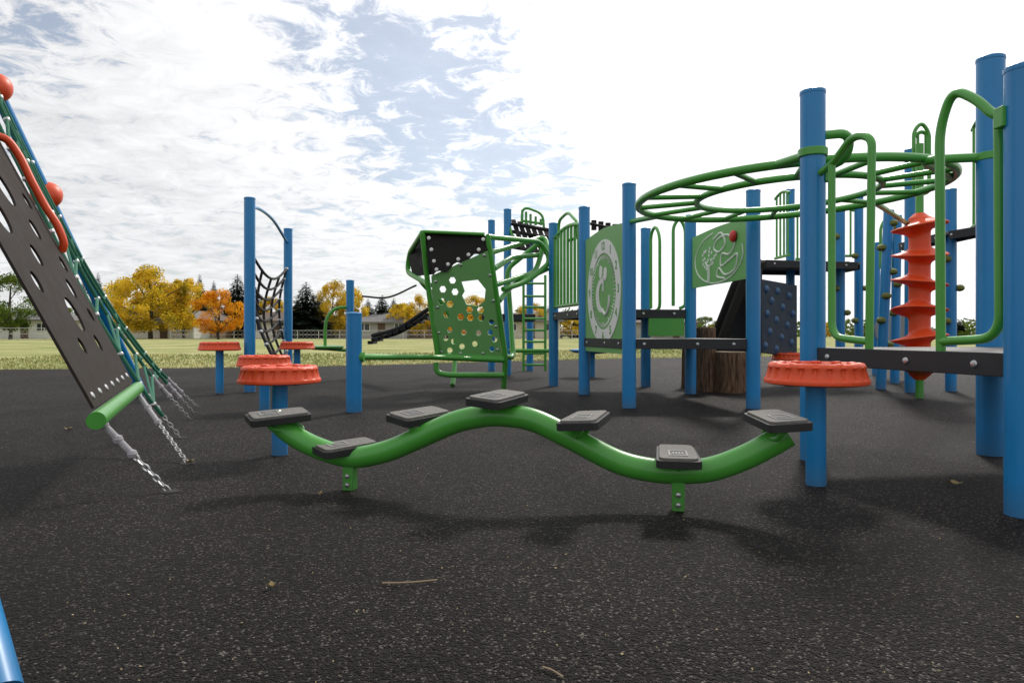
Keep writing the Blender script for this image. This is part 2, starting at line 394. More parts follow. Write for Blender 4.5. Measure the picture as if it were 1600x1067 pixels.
# ---------------------------------------------------------------- left climber with belt panel and rope net
def rope_climber():
    e=empty('net_climber',(-2.6,3.8,0),'tall leaning blue pole climber with perforated belt and green rope net','climber')
    b1=V((-4.04,7.5,0)); top1=P(0,155,5.5); d=(top1-b1).normalized(); t1=b1+d*(4.2)
    post(e,b1.x,b1.y,0,0.05,lean=t1,name='pole')
    post(e,-0.995,1.31,0,0.05,lean=(-4.25,4.0,3.35),name='pole')
    for px,py in((0,136),(80,305)):
        best=min(range(400),key=lambda i:abs((HY-py)/F-((b1+d*i*0.0125).z-H)/(b1+d*i*0.0125).y))
        c=b1+d*best*0.0125
        m=MB(); m.sphere(c,0.125,seg=28,sz=0.92,R=d.to_track_quat('Z','Y').to_matrix()); m.obj('ball_grip','orange',e)
    P0=V((-1.78,2.93,.33)); es=V((-.387,.922,0.02)).normalized(); ev=V((-.92,-.39,2.08)).normalized(); nrm=es.cross(ev)
    Wd=1.40
    m=MB(); m.tube([P0-es*0.03,P0+es*(Wd+0.05)],0.038,28); m.obj('crossbar','green',e)
    def q(s,v): return P0+es*s+ev*v
    out=[q(0.04,0.05),q(Wd-0.02,0.05),q(Wd-0.02,3.4),q(0.04,3.4)]
    holes=[]
    rows=[(0.33,[(0.5,.045),(0.95,.05)]),(0.50,[(0.75,.10),(1.2,.045)]),(0.66,[(0.30,.055),(1.05,.06)]),(0.82,[(0.62,.06),(1.22,.05)]),(1.0,[(0.33,.10),(0.95,.06)]),(1.2,[(0.75,.10),(1.18,.05)]),(1.32,[(0.25,.055)]),(1.48,[(0.55,.06),(1.0,.07)]),(1.66,[(0.22,.09),(0.78,.05),(1.2,.05)]),(1.88,[(0.5,.10),(0.98,.06)]),(2.08,[(0.22,.06),(0.8,.05),(1.15,.09)]),(2.4,[(0.5,.10),(1.0,.06)]),(2.8,[(0.3,.06),(0.9,.10)])]
    for v,l in rows:
        for s,r in l: holes.append(list(reversed(circ(q(s,v),es,ev,r,22))))
    m=MB(); m.panel([out]+holes,nrm,0.012); po=m.obj('perforated_belt','belt',e,smooth=False)
    m=MB()
    for k in range(7): bolt(m,q(0.12+k*0.19,0.10)+nrm*(-0.006),-nrm,0.018); bolt(m,q(0.12+k*0.19,0.10)+nrm*0.006,nrm,0.018)
    m.obj('rivet','metal',po,split=True)
    m=MB(); m.tube(cr([P(-60,215,3.8),P(0,214,3.9),P(26,238,3.95),P(50,285,3.97),P(70,322,4.0),P(88,350,4.02),P(99,378,4.04),P(96,393,4.05)],8),0.022,14); m.obj('hand_loop','orange',e)
    R=[[(293,655,5.57),(245,598,5.4),(205,545,5.2),(160,480,5.0),(110,392,4.8),(50,270,4.6),(0,165,4.5),(-90,-30,4.3)],
       [(308,635,6.55),(262,592,6.2),(226,552,5.9),(180,490,5.6),(128,405,5.3),(72,300,5.0),(0,152,4.8),(-80,-20,4.5)],
       [(285,684,4.61),(240,632,4.45),(205,580,4.35),(150,492,4.25),(100,402,4.2),(40,280,4.15),(0,200,4.1),(-90,10,4.0)]]
    lines=[]
    for l in R:
        pts=[P(*q_) for q_ in l]; pts[0].z=0; lines.append(cr(pts,6))
    m=MB()
    for ln in lines: m.tube(ln[4:],0.013,8)
    rope_cols=[cr([P(302,645,6.0),P(255,592,5.8),P(215,545,5.5),P(170,482,5.3),P(118,396,5.0),P(60,282,4.8),P(0,160,4.65)],6)]
    m.tube(rope_cols[0][4:],0.013,8)
    for i in range(6,len(lines[0])-3,4):
        a=lines[2][i];b=lines[0][i+1];dd=lines[1][min(i+2,len(lines[1])-1)]
        mid=(a+b)/2+V((0,0,-0.03)); m.tube(cr([a,mid,b,(b+dd)/2+V((0,0,-0.04)),dd],4),0.011,8)
    for i in range(6,len(lines[0])-6,8):
        m.tube([lines[2][i],lines[0][i+3]],0.009,6); m.tube([lines[0][i],lines[1][i+4]],0.009,6)
    m.obj('rope_net','grope',e)
    m=MB()
    for i in range(6,len(lines[0])-3,4):
        for p in (lines[2][i],lines[0][i+1],lines[1][min(i+2,len(lines[1])-1)]): m.sphere(p,0.020,seg=10)
    m.obj('rope_connector','metal',e,split=True)
    def chain(a,b,split=0.45):
        a=V(a);b=V(b); m=MB(); k=MB()
        c=a.lerp(b,split); k.tube([a,c],0.014,10)
        for t in (0.02,0.5,0.98): k.sphere(a.lerp(c,t),0.022,seg=8)
        L=(b-c).length; n=max(3,int(L/0.03)); dr=(b-c).normalized(); u=dr.cross(V((0,0,1))).normalized(); w=dr.cross(u)
        for i in range(n):
            ce=c.lerp(b,(i+0.5)/n); s=u if i%2 else w
            pts=[ce+dr*math.cos(t)*0.021+s*math.sin(t)*0.011 for t in [2*math.pi*j/10 for j in range(10)]]
            m.tube(pts,0.0042,6,closed=True)
        co=m.obj('anchor_chain','metal',e); k.obj('cable_sleeve',['wrope'],co)
        f=MB(); f.lathe([(0.04,0.0),(0.04,0.003),(0.03,0.005)],(b.x,b.y,0.0),16); f.obj('anchor_plate','black',co)
    near=P0+es*0.06-ev*0.03; far=P0+es*(Wd-0.05)-ev*0.03
    chain(near,G(264,768)); chain(far,G(293,724)); chain(P(215,600,4.45),G(282,684)); chain(lines[0][7],G(297,655)); chain(lines[1][6],G(308,636)); chain(rope_cols[0][5],G(303,645))
rope_climber()

# ---------------------------------------------------------------- two-post cargo net
def net2():
    a=G(390,612); b=P(450,521,10.5); b.z=0
    e=empty('rope_net_gate',(a+b)/2,'black rope net hung between two tall blue posts with blue arch','climber')
    post(e,a.x,a.y,2.32); post(e,b.x,b.y,2.30)
    u=(b-a); 
    m=MB(); m.tube(cr([a+V((0,0,2.2)),a+u*0.2+V((0,0,2.28)),a+u*0.55+V((0,0,2.27)),a+u*0.9+V((0,0,2.12)),b+V((0,0,2.08))],6),0.02,10); m.obj('arch','blue',e)
    m=MB(); nrm=V((-1,0,0))
    def q(s,t):
        z=1.66+0.02*s-1.25*t - 0.22*math.sin(math.pi*s)*(1-0.4*t)
        bel=0.16*math.sin(math.pi*t)*math.sin(math.pi*(0.25+0.5*s))-0.25*t*(1-s)
        return a+u*(0.05+0.90*s)+nrm*bel+V((0,0,z))
    for i in range(5): m.tube([q(i/4,t/16) for t in range(17)],0.018,8)
    for j in range(9): m.tube([q(s/10,j/8) for s in range(11)],0.018,8)
    m.obj('rope_net','brope',e)
    m=MB()
    for j in range(9):
        for i in (0,4): m.sphere(q(i/4,j/8),0.03,seg=8)
    m.tube([a+V((0,0,1.72)),q(0,0)],0.008,6); m.tube([b+V((0,0,1.72)),q(1,0)],0.008,6)
    for k in range(5): m.tube([q(k/4,1),q(k/4,1)+V((0.02,0,-0.24))],0.012,6)
    m.obj('rope_clamp','metal',e,split=True)
net2()

# ---------------------------------------------------------------- handle and seat by slim post
def saucer():
    d=10.4; b=P(547,521,d); b.z=0
    e=empty('balance_seat',(b.x,b.y,0),'green balance seat with curved handle on slim blue post','play equipment')
    post(e,b.x,b.y,1.5,0.06)
    m=MB(); m.tube(cr([P(545,480,d),P(525,482,d-0.1),P(512,495,d-0.15),P(508,515,d-0.15),P(508,543,d-0.15)],6),0.024,10); m.obj('handle','green',e)
    m=MB(); m.lathe([(0.05,-0.06),(0.2,-0.05),(0.25,-0.02),(0.25,0.0),(0.2,0.012),(0.03,0.0)],P(510,541,d-0.2),28); m.tube([P(510,545,d-0.2),P(548,548,d)],0.025,10); m.obj('seat','green',e)
saucer()
def spinner():
    c=P(925,548,11.0)
    e=empty('saucer_seat',(c.x,c.y,0),'pale blue round saucer seat on a short blue post','seat')
    m=MB(); m.tube([V((c.x,c.y,0)),c],0.05,16); m.obj('post','blue',e)
    m=MB(); m.lathe([(0.1,-0.05),(0.3,-0.03),(0.36,0.0),(0.36,0.02),(0.3,0.025),(0.05,0.015)],c,32); m.obj('seat','blue',e)
spinner()

# ---------------------------------------------------------------- hexagon panel climber
def hexclimber():
    p=G(553,643)
    e=empty('panel_climber',P(735,521,8.5)*1.0-V((0,0,H)),'green tube climber with perforated hexagon panel and black canopy','climber')
    post(e,p.x,p.y,0.875,0.07)
    def pl(px,py): return P(px,py,1/(1/8.55+(555-py)*0.000035+(px-730)*0.000016))
    m=MB()
    out=[pl(*q) for q in[(674,431),(762,392),(784,552),(786,556),(684,556),(681,552)]]
    nrm=(out[1]-out[0]).cross(out[4]-out[0]).normalized()
    if nrm.y>0: nrm=-nrm
    hol=[[(721,440),(747,437),(759,452),(757,470),(748,478),(729,476),(722,462),(726,455)]]
    def hx(x,y,r,n=6): return [(x+r*math.cos(2*math.pi*k/n),y+r*1.05*math.sin(2*math.pi*k/n)) for k in range(n)]
    for x,y in[(707,438),(692,452),(711,456),(690,471),(703,475),(734,484),(751,484),(720,495),(735,496),(752,496),(698,491)]: hol.append(hx(x,y,5.6))
    for x,y in[(703,515),(697,528),(709,533),(703,547),(725,519),(748,520),(768,503),(766,519),(773,530),(769,545),(742,537),(722,541)]: hol.append(hx(x,y,4.3,12))
    m.panel([out]+[[pl(*q) for q in reversed(h)] for h in hol],nrm,0.02); po=m.obj('perforated_panel','greenp',e,smooth=False)
    m=MB()
    for x,y in[(681,440),(684,480),(686,520),(690,550),(720,552),(755,552),(778,546),(775,510),(771,470),(766,430),(757,399),(720,414)]: bolt(m,pl(x,y)+nrm*0.01,nrm,0.02)
    m.obj('bolt','metal',po,split=True)
    m=MB()
    # front skirt with a scalloped lower edge
    sk=[(664,362),(757,366),(763,391)]
    n_=16
    for k in range(1,n_):
        t=k/n_; sk.append((763+(676-763)*t,391+(431-391)*t+4.0*math.sin(t*math.pi*6)))
    sk.append((676,431))
    m.panel([[P(x,y,8.21+0.1*(763-x)/99-0.0015*(y-391)) for x,y in sk]],V((0.1,-1,0)),0.012)
    q=[P(664,362,8.3),P(676,429,8.31),P(645,432,9.1),P(637,398,9.2),P(650,374,9.1)]
    m.add(q,[(0,1,2,3,4)])
    q=[P(664,362,8.3),P(650,374,9.1),P(742,378,9.3),P(757,366,8.2)]; m.add(q,[(0,1,2,3)])
    co=m.obj('canopy','black',e,smooth=False)
    m=MB()
    for x,y in[(670,372),(674,390),(678,408),(682,421),(700,413),(716,405),(732,398),(748,390),(755,374)]: bolt(m,P(x,y,8.10),V((0,-1,0)),0.022)
    m.obj('rivet','white',co,split=True)
    m=MB(); r=0.034
    def T(pts,rad=0.12,rr=None): m.tube(bend([P(*q) for q in pts],rad),rr or r,12)
    T([(660,364,8.3),(668,440,8.45),(684,556,8.55)])
    T([(762,368,8.2),(790,560,8.5),(787,608,8.6)])
    T([(684,556,8.55),(787,560,8.5)])
    T([(681,566,8.5),(682,582,8.5),(700,586,8.5),(788,586,8.5)])
    T([(788,556,8.5),(802,560,8.7),(797,480,9.2),(792,420,9.4),(850,374,9.6)])
    T([(762,370,8.2),(845,378,9.2),(862,408,9.2),(825,440,8.9),(786,452,8.5)],0.25)
    T([(766,395,8.25),(842,372,9.5),(852,373,9.5),(861,402,9.2)],0.2)
    T([(772,420,8.3),(800,402,8.9),(846,398,9.5)])
    T([(780,470,8.4),(800,446,8.8),(855,420,9.2)])
    T([(775,445,8.35),(838,425,9.3),(850,378,9.5)],0.2)
    T([(660,364,8.3),(640,395,9.2),(636,425,9.3),(672,446,8.5)],0.15)
    T([(640,398,9.2),(655,440,9.3),(690,470,9.5),(712,510,9.5),(712,556,9.3),(707,602,8.9)],0.2)
    T([(662,362,8.3),(757,366,8.2)],rr=0.02)
    m.obj('frame','green',e)
    m=MB(); m.tube([p+V((0.05,0,0.49)),P(672,558,7.9),P(786,563,8.45)],0.03,12); m.tube([p+V((0.02,0,0.49)),p+V((0.09,0,0.49))],0.045,14); m.obj('balance_rail','green',e)
    m=MB()
    for a,b in(((566,463,10.3),(650,446,9.5)),):
        A=P(*a);B=P(*b); m.tube(cr([A,(A+B)/2+V((0,0,-0.09)),B],8),0.014,8)
    for o_ in(0,1):
        A=P(582,530-o_*6,10.6);B=P(668,492-o_*8,9.4); m.tube(cr([A,(A+B)/2+V((0,0,-0.07)),B],8),0.03,8)
    for k in range(9):
        t=k/8; A=P(582,534,10.6).lerp(P(668,496,9.4),t); m.box(A+V((0,0,-0.01)),(0.05,0.5,0.05))
    m.obj('rope_bridge','brope',e)
hexclimber()

# ---------------------------------------------------------------- tower at back centre
def tower():
    e=empty('climbing_tower',P(820,521,11.5)-V((0,0,H)),'back tower with blue posts, black strap net and green ladder','play structure')
    for px,ty,d in((793,328,11.5),(768,345,12.6),(828,375,12.8)):
        postpx(e,px,ty,d=d)
    m=MB()
    def T(pts,rad=0.15,r=0.022): m.tube(bend([P(*q) for q in pts],rad),r,10)
    for x0 in(816,822,829,837,845): T([(x0,352,11.6),(x0,328+(x0-816)*0.5,11.6)])
    T([(815,352,11.6),(816,322,11.6),(848,334,11.6),(850,356,11.6)]); T([(815,345,11.6),(850,350,11.6)])
    T([(796,350,11.5),(800,372,11.4),(864,380,11.0)]);T([(770,372,12.4),(795,372,11.5),(850,378,11.2)])
    m.obj('guard_rail','green',e)
    m=MB()
    for x0 in(818,852): m.tube([P(x0,430,11.0),P(x0,580,11.0)],0.022,10)
    for y in(443,463,480,498,516,534,552,570): m.tube([P(818,y,11.0),P(852,y,11.0)],0.018,8)
    m.tube([P(795,548,10.6),P(858,548,10.6)],0.03,10)
    m.obj('ladder','green',e)
    m=MB()
    for k in range(6):
        x0=798+k*10; A=P(x0,343+k*3,11.6);B=P(x0+16,390+k*2,11.0); m.add([A,A+V((0.08,0,0)),B+V((0.08,0,0)),B],[(0,1,2,3)])
    for j in range(4):
        A=P(800,350+j*12,11.5);B=P(860,360+j*12,11.1); m.tube([A,B],0.03,8)
    m.obj('strap_net','black',e,smooth=False)
    m=MB(); m.box(P(795,497,11.9),(0.9,0.9,0.12)); m.obj('deck','deck',e,bevel=0.01)
tower()

# ---------------------------------------------------------------- main structure
def main():
    e=empty('play_structure',(2.2,5.5,0),'large blue and green playground structure with decks, ring ladder and panels','play structure')
    pos={}
    def pp(k,px,ty,by=None,d=None,r=0.065):
        d=d or H*F/(by-HY); x=(px-800)/F*d; pos[k]=V((x,d,0)); post(e,x,d,H+(HY-ty)/F*d,r)
    pp('a',865,350,603); pp('b',913,325,616); pp('c',983,289,637); pp('d',1177,299,638); pp('e',1079,338,615); pp('f',1009,358,604)
    pp('g',1270,145,718,r=0.0665); pp('h',1548,93,710,r=0.072); pp('i',1600,108,805,r=0.065)
    pp('j',1235,297,d=10.5); pp('k',1313,330,d=9.9); pp('l',1342,308,d=10.6); pp('m',1369,380,d=11.5); pp('n',1423,235,613); pp('o',1486,297,611,r=0.062)
    pp('q',1577,180,d=7.0,r=0.06); pp('s',1592,200,d=9.0,r=0.06)
    for (x1,y1,x2,y2,d,nh) in((1376,608,1389,330,8.6,6),(1398,560,1402,338,9.6,5)):
        A=G(x1,y1) if y1>600 else V(((x1-800)/F*d,d,0)); B=P(x2,y2,d)
        post(e,A.x,A.y,0,0.06,lean=B,name='leaning_post')
        m=MB()
        for k in range(nh):
            t=0.25+0.68*k/(nh-1); c=A.lerp(B,t); a=k*2.3; m.sphere(c+V((math.cos(a)*0.08,-abs(math.sin(a))*0.05,0)),0.06,seg=10,sz=0.75)
        m.obj('climbing_hold','hold',e,split=True)
    m=MB()
    for key,zs in(('k',(0.7,1.0,1.35,1.7,2.1)),('o',(0.85,1.25,1.6)),('l',(0.9,1.4,1.9))):
        for i,z in enumerate(zs): m.sphere(pos[key]+V((0.08*(1 if i%2 else -1),-0.04,z)),0.055,seg=10,sz=0.8)
    m.obj('climbing_hold','hold',e,split=True)
    g,h,i_=pos['g'],pos['h'],pos['i']; j_=h+i_-g
    def deck(cs,z,th=0.095,inset=0.0,nm='deck'):
        c0=sum(cs,V((0,0,0)))/len(cs)
        pts=[c0+(p-c0)*(1-inset)+V((0,0,z-0.02)) for p in cs]
        m=MB(); m.panel([pts],V((0,0,1)),0.035); o=m.obj(nm,'decktop',e,bevel=0.004)
        m=MB()
        for k in range(len(pts)):
            a=pts[k];b=pts[(k+1)%len(pts)]; d=(b-a); n=V((d.y,-d.x,0)).normalized()
            if n.dot(c0-a)>0:n=-n
            R=Matrix.Rotation(math.atan2(d.y,d.x),3,'Z')
            m.box((a+b)/2+n*0.012+V((0,0,-th/2+0.018)),(d.length-0.12,0.02,th),R)
        f=m.obj('fascia','deck',o,bevel=0.003,split=True)
        m=MB()
        for k in range(len(pts)):
            a=pts[k];b=pts[(k+1)%len(pts)]; d=(b-a); n=V((d.y,-d.x,0)).normalized()
            if n.dot(c0-a)>0:n=-n
            for t in(0.12,0.55,0.84): bolt(m,a+d*t+n*0.022+V((0,0,-0.03)),n,0.016)
        m.obj('bolt','metal',o,split=True)
        return o
    deck([g,i_,j_,h],0.625)
    post(e,j_.x,j_.y,2.1)
    c,d_,b_,e_,a_,f_=pos['c'],pos['d'],pos['b'],pos['e'],pos['a'],pos['f']
    deck([c,d_,e_,b_],0.65)
    deck([b_,e_,f_+V((0.35,0,0)),a_],0.98,0.1)
    m=MB(); n=(e_-b_).normalized(); A=b_+n*0.75;B=e_-n*0.08
    m.panel([[A+V((0,0,0.67)),B+V((0,0,0.67)),B+V((0,0,0.88)),A+V((0,0,0.88))]],V((n.y,-n.x,0)),0.03); m.obj('riser_panel','green',e,bevel=0.004)
    def flatpanel(p,q,z0,z1,nm,inset=0.08,arch=0.04):
        u=(q-p).normalized(); nn=u.cross(V((0,0,1))).normalized()
        a=p+u*inset;b=q-u*inset
        top_=[b+V((0,0,z1)) , (a+b)/2+V((0,0,z1+arch)), a+V((0,0,z1))]
        loop=[a+V((0,0,z0)),b+V((0,0,z0))]+cr(top_,6)
        m=MB(); m.panel([loop],nn,0.022); o=m.obj(nm,'greenp',e,bevel=0.003)
        return o,u,nn,(a+b)/2
    o,u,nn,mid=flatpanel(b_,c,0.50,1.76,'clock_panel')
    cpan=o
    ctr=mid+V((0,0,1.14)); up=V((0,0,1)); R0=0.54
    f0=ctr+nn*0.0135
    m=MB(); m.panel([circ(f0,u,up,R0,64),list(reversed(circ(f0,u,up,R0*0.74,64)))],nn,0.006)
    cf=m.obj('clock_ring','white',cpan,smooth=False)
    m=MB()
    for k in range(60):
        a=2*math.pi*k/60; dr=u*math.sin(a)+up*math.cos(a); l=0.035 if k%5 else 0.06
        m.tube([f0+dr*R0*0.70+nn*0.001,f0+dr*(R0*0.70-l)+nn*0.001],0.005,6)
    def W(x,y): return f0+u*x*R0+up*y*R0
    cres=[W(0.33*math.cos(t)-0.12,0.33*math.sin(t)-0.08) for t in [math.radians(x) for x in range(70,291,20)]]+[W(0.22*math.cos(t)-0.05,0.25*math.sin(t)-0.08) for t in [math.radians(x) for x in range(280,79,-20)]]
    m.panel([cres],nn,0.006)
    m.panel([circ(W(-0.15,0.38),u,up*1.4,0.05,20)],nn,0.006); m.panel([circ(W(0.12,0.33),u,up*1.4,0.05,20)],nn,0.006)
    m.tube(cr([W(-0.05,-0.35),W(0.15,-0.45),W(0.33,-0.3),W(0.38,-0.1)],6),0.016,8)
    m.tube([W(0,0),W(0.02,0.3)],0.012,8)
    m.obj('clock_artwork','white',cpan,smooth=False)
    rot=Matrix((u,up,nn)).transposed()
    for k in range(1,13):
        cu=bpy.data.curves.new('num','FONT'); cu.body=str(k); cu.size=0.12; cu.align_x='CENTER'; cu.align_y='CENTER'; cu.extrude=0.002; cu.offset=0.002
        to=bpy.data.objects.new('num',cu); COL.objects.link(to)
        bpy.context.view_layer.update()
        me=to.to_mesh(); alln=MB()
        a=2*math.pi*k/12; pc=f0+(u*math.sin(a)+up*math.cos(a))*R0*0.87+nn*0.004
        alln.add([pc+rot@v.co for v in me.vertices],[tuple(p.vertices) for p in me.polygons])
        to.to_mesh_clear(); bpy.data.objects.remove(to); bpy.data.curves.remove(cu)
        alln.obj('clock_numeral','green',cpan,smooth=False)
    o,u,nn,mid=flatpanel(e_,d_,1.22,1.80,'maze_panel',inset=0.08,arch=0.02)
    f0=mid+V((0,0,1.50))+nn*0.012
    def W(x,y): return f0+u*x+up*y
    m=MB()
    m.tube(cr([W(0.62*math.cos(t)*0.98,0.27*math.sin(t)+0.0) for t in [math.radians(x) for x in range(100,400,25)]],5),0.009,6)
    m.tube(cr([W(-.1,.2),W(0.1,.24),W(.2,.12),W(.05,.05),W(-.08,.1),W(0.0,.18),W(.25,.2),W(.42,.1),W(.3,0),W(.12,.02),W(.1,-.1),W(.3,-.06),W(.48,-.02),W(.42,-.16),W(.2,-.2),W(.05,-.12),W(.0,-.2),W(.2,-.24)],7),0.012,6)
    m.tube([W(-.22,-.24),W(-.21,-.06)],0.02,8); m.tube([W(-.21,-.12),W(-.32,-.02)],0.010,8); m.tube([W(-.21,-.1),W(-.1,0.0)],0.010,8)
    random.seed(3)
    for k in range(26):
        a=random.random()*6.28; r=random.random()**0.5; m.panel([circ(W(-.21+0.2*r*math.cos(a),0.02+0.13*r*math.sin(a)),u,up,0.018,8)],nn,0.006)
    m.obj('maze_artwork','white',o,smooth=False)
    m=MB(); hp=W(0.42,0.16)+nn*0.02
    m.sphere(hp,0.06,seg=16,sz=0.5,R=nn.to_track_quat('Z','Y').to_matrix()); m.obj('dial_knob','red',o)
    # ring ladder
    C=V((2.04,5.10,1.735)); tilt=Matrix.Rotation(math.radians(-2.5),3,'Y'); RR=1.08
    def rg(r,t): return C+tilt@V((r*math.cos(t),r*math.sin(t),0))
    m=MB()
    m.tube([rg(RR,2*math.pi*k/72) for k in range(72)],0.028,12,closed=True); m.tube([rg(0.64,2*math.pi*k/56) for k in range(56)],0.024,12,closed=True)
    for k in range(16):
        t=2*math.pi*(k+0.3)/16; m.tube([rg(0.64,t),rg(RR,t)],0.019,10)
    m.obj('ring_ladder','green',e,ang=60)
    m=MB()
    m.tube(bend([rg(RR,-0.35),h+V((-0.35,0.1,1.73)),h+V((0,0,1.72))],0.2),0.026,12)
    m.tube([rg(RR,-2.0)+V((0,0,0)),g+V((0.0,0.0,1.70))],0.026,12)
    m.tube([rg(RR,2.4),pos['c']+V((0,0,1.75))],0.024,12)
    m.tube(bend([g+V((0.06,0,1.80)),g+V((0.22,0.02,1.82)),g+V((0.25,0.12,1.70)),g+V((0.12,0.4,1.66))],0.1),0.026,12)
    m.tube([rg(RR,0.5),pos['n']+V((0,-0.05,1.95))],0.024,12)
    m.obj('ring_arm','green',e,split=True)
    m=MB()
    for q in(g+V((0,0,1.70)),h+V((0,0,1.72))): m.lathe([(0.078,-0.022),(0.078,0.022)],q,20)
    m.box(g+V((0.07,-0.03,1.58)),(0.05,0.05,0.09)); m.box(h+V((0.10,-0.06,2.13)),(0.09,0.05,0.14)); m.box(i_+V((-0.05,0.03,1.54)),(0.06,0.05,0.08))
    m.obj('clamp','green',e,bevel=0.004,split=True)
    ed=(i_-g)
    def E(t,z): return g+ed*t+V((0,0,z))
    m=MB(); r=0.0195
    m.tube(bend([E(0.03,1.57),E(0.125,1.60),E(0.24,1.70),E(0.30,1.70),E(0.36,1.66),E(0.345,0.62)],0.09,8),r,14)
    m.tube(bend([E(0.125,1.60),E(0.125,0.68),E(0.34,0.66)],0.09,8),r,14)
    m.obj('handrail','green',e)
    m=MB(); r=0.0195
    m.tube(bend([E(0.99,1.55),E(0.90,1.57),E(0.84,1.66),E(0.74,1.75),E(0.685,1.60),E(0.69,0.62)],0.10,8),r,14)
    m.tube(bend([E(0.915,1.56),E(0.92,0.68),E(0.69,0.665)],0.10,8),r,14)
    m.obj('handrail','green',e)
    m=MB(); m.tube(bend([h+V((0.05,0,2.17)),h+V((0.2,-0.1,2.16)),h+V((0.5,-0.3,2.16))],0.1),0.02,12)
    m.obj('guard_rail','green',e)
    def bars(p,q,z0,z1,n,nm='guard_rail',r=0.016,top=0.0):
        m=MB(); 
        for k in range(n):
            t=(k+0.5)/n; x=p.lerp(q,t); m.tube([x+V((0,0,z0)),x+V((0,0,z1+top*math.sin(math.pi*t)))],r,8)
        u=(q-p)
        m.tube([p+u*0.02+V((0,0,z0))]+[p+u*t+V((0,0,z0)) for t in (0.5,0.98)],r*1.3,10)
        m.tube([p+u*(0.02+0.96*k/10)+V((0,0,z1+top*math.sin(math.pi*(0.02+0.96*k/10)))) for k in range(11)],r*1.3,10)
        return m.obj(nm,'green',e)
    bars(a_,b_,1.05,1.95,9,top=0.08,r=0.019)
    def bars2(px0,px1,y0,y1,d,n,d2=None,r=0.016):
        d2=d2 or d; p=P(px0,521,d);q=P(px1,521,d2); p.z=q.z=0; z0=H+(HY-y1)/F*d; z1=H+(HY-y0)/F*d; bars(p,q,z0,z1,n,r=r,top=0.06)
    bars2(1211,1234,312,404,10.3,4,9.8); bars2(1519,1536,205,355,8.4,3,8.0)
    bars2(1428,1453,215,262,7.6,2); bars2(1300,1335,330,400,10.6,3)
    bars2(1243,1262,330,405,10.2,3)
    def loopr(x0,x1,yt,yb,d,d2=None):
        d2=d2 or d; m=MB(); m.tube(bend([P(x0,yb,d),P(x0,yt+10,d),P((x0+x1)/2,yt-4,(d+d2)/2),P(x1,yt+12,d2),P(x1,yb,d2),P((x0+x1)/2,yb+4,(d+d2)/2)],0.14),0.02,10); m.obj('handrail','green',e)
    loopr(1017,1031,356,482,8.8,8.5); loopr(1052,1071,344,478,8.2); loopr(873,902,335,372,9.0,8.2); loopr(1428,1452,195,300,7.5); loopr(1376,1392,345,420,9.6)
    def dk(px0,px1,y,d0,d1,dep=1.1,th=0.1):
        a=P(px0,y,d0);b=P(px1,y,d1); z=a.z; a.z=b.z=0; b2=b+V((0.05,dep,0));a2=a+V((0.05,dep,0)); deck([a,b,b2,a2],z,th)
    dk(1190,1345,406,9.3,9.6); dk(1478,1580,362,8.2,7.4)
    out=[P(1187,436,8.8),P(1243,446,9.6),P(1243,558,9.6),P(1188,551,8.8)]
    nn=(out[1]-out[0]).cross(V((0,0,1))).normalized(); 
    if nn.y>0: nn=-nn
    m=MB(); m.panel([out],nn,0.05); ro=m.obj('climbing_wall','rock',e,bevel=0.01)
    m=MB()
    for x,y in[(1197,452),(1214,455),(1232,462),(1205,470),(1222,480),(1238,490),(1198,490),(1212,500),(1229,508),(1202,518),(1220,527),(1236,535),(1195,540),(1212,545)]:
        t=(x-1187)/56; m.sphere(P(x,y,8.74+0.8*t),0.055,seg=10,sz=0.7,R=nn.to_track_quat('Z','Y').to_matrix())
    m.obj('climbing_hold','bhold',ro,split=True)
    m=MB()
    L1=[P(1115,565,8.9),P(1124,530,8.9),P(1160,438,8.9),P(1187,405,8.9)]; w=V((0.12,0.75,0))
    for off in(V((0,0,0)),w):
        for k in range(3):
            a,b=L1[k]+off,L1[k+1]+off; m.add([a,b,b+V((0,0,-0.22)),a+V((0,0,-0.22))],[(0,1,2,3)])
        m.tube([p+off for p in L1],0.03,8)
    for k in range(3): m.add([L1[k]+V((0,0,-.2)),L1[k+1]+V((0,0,-.2)),L1[k+1]+w+V((0,0,-.2)),L1[k]+w+V((0,0,-.2))],[(0,1,2,3)])
    so=m.obj('slide','black',e,smooth=False); s_=so.modifiers.new('s','SOLIDIFY'); s_.thickness=0.03
    m=MB(); m.add([P(1135,530,9.3),P(1160,450,9.3),P(1190,420,9.3),P(1188,556,9.3),P(1120,556,9.3)],[(0,1,2,3,4)]); q=m.obj('slide_panel','deck',e,smooth=False); s_=q.modifiers.new('s','SOLIDIFY'); s_.thickness=0.03
    m=MB(); m.panel([circ(P(1400,516,10.5),V((1,0,0)),V((0,0,1)),0.33,28)],V((0,-1,0)),0.04); m.obj('bubble_panel','grey',e,bevel=0.006)
    # spiral climber
    bse=G(1437,622); x,y=bse.x,bse.y
    m=MB(); m.tube([V((x,y,0)),V((x,y,2.75))],0.04,18); sc=m.obj('spiral_core','green',e)
    m=MB(); n=6; z0,z1=0.20,2.0; seg=48; rings=220; vs=[];fs=[]
    for i in range(rings+1):
        for k in range(seg):
            t=2*math.pi*k/seg; zz=i/rings
            ph=zz*n*2*math.pi - math.pi - 0.75*math.sin(t+zz*9)
            c_=0.5+0.5*math.cos(ph+0.35*math.sin(ph)); rr=0.105+0.172*(c_**3.2)
            if zz<0.03: rr=0.05+ (rr-0.05)*zz/0.03
            if zz>0.97: rr=0.05+(rr-0.05)*(1-zz)/0.03
            vs.append(V((x+rr*math.cos(t),y+rr*math.sin(t),z0+(z1-z0)*zz)))
    for i in range(rings):
        for k in range(seg): fs.append((i*seg+k,i*seg+(k+1)%seg,(i+1)*seg+(k+1)%seg,(i+1)*seg+k))
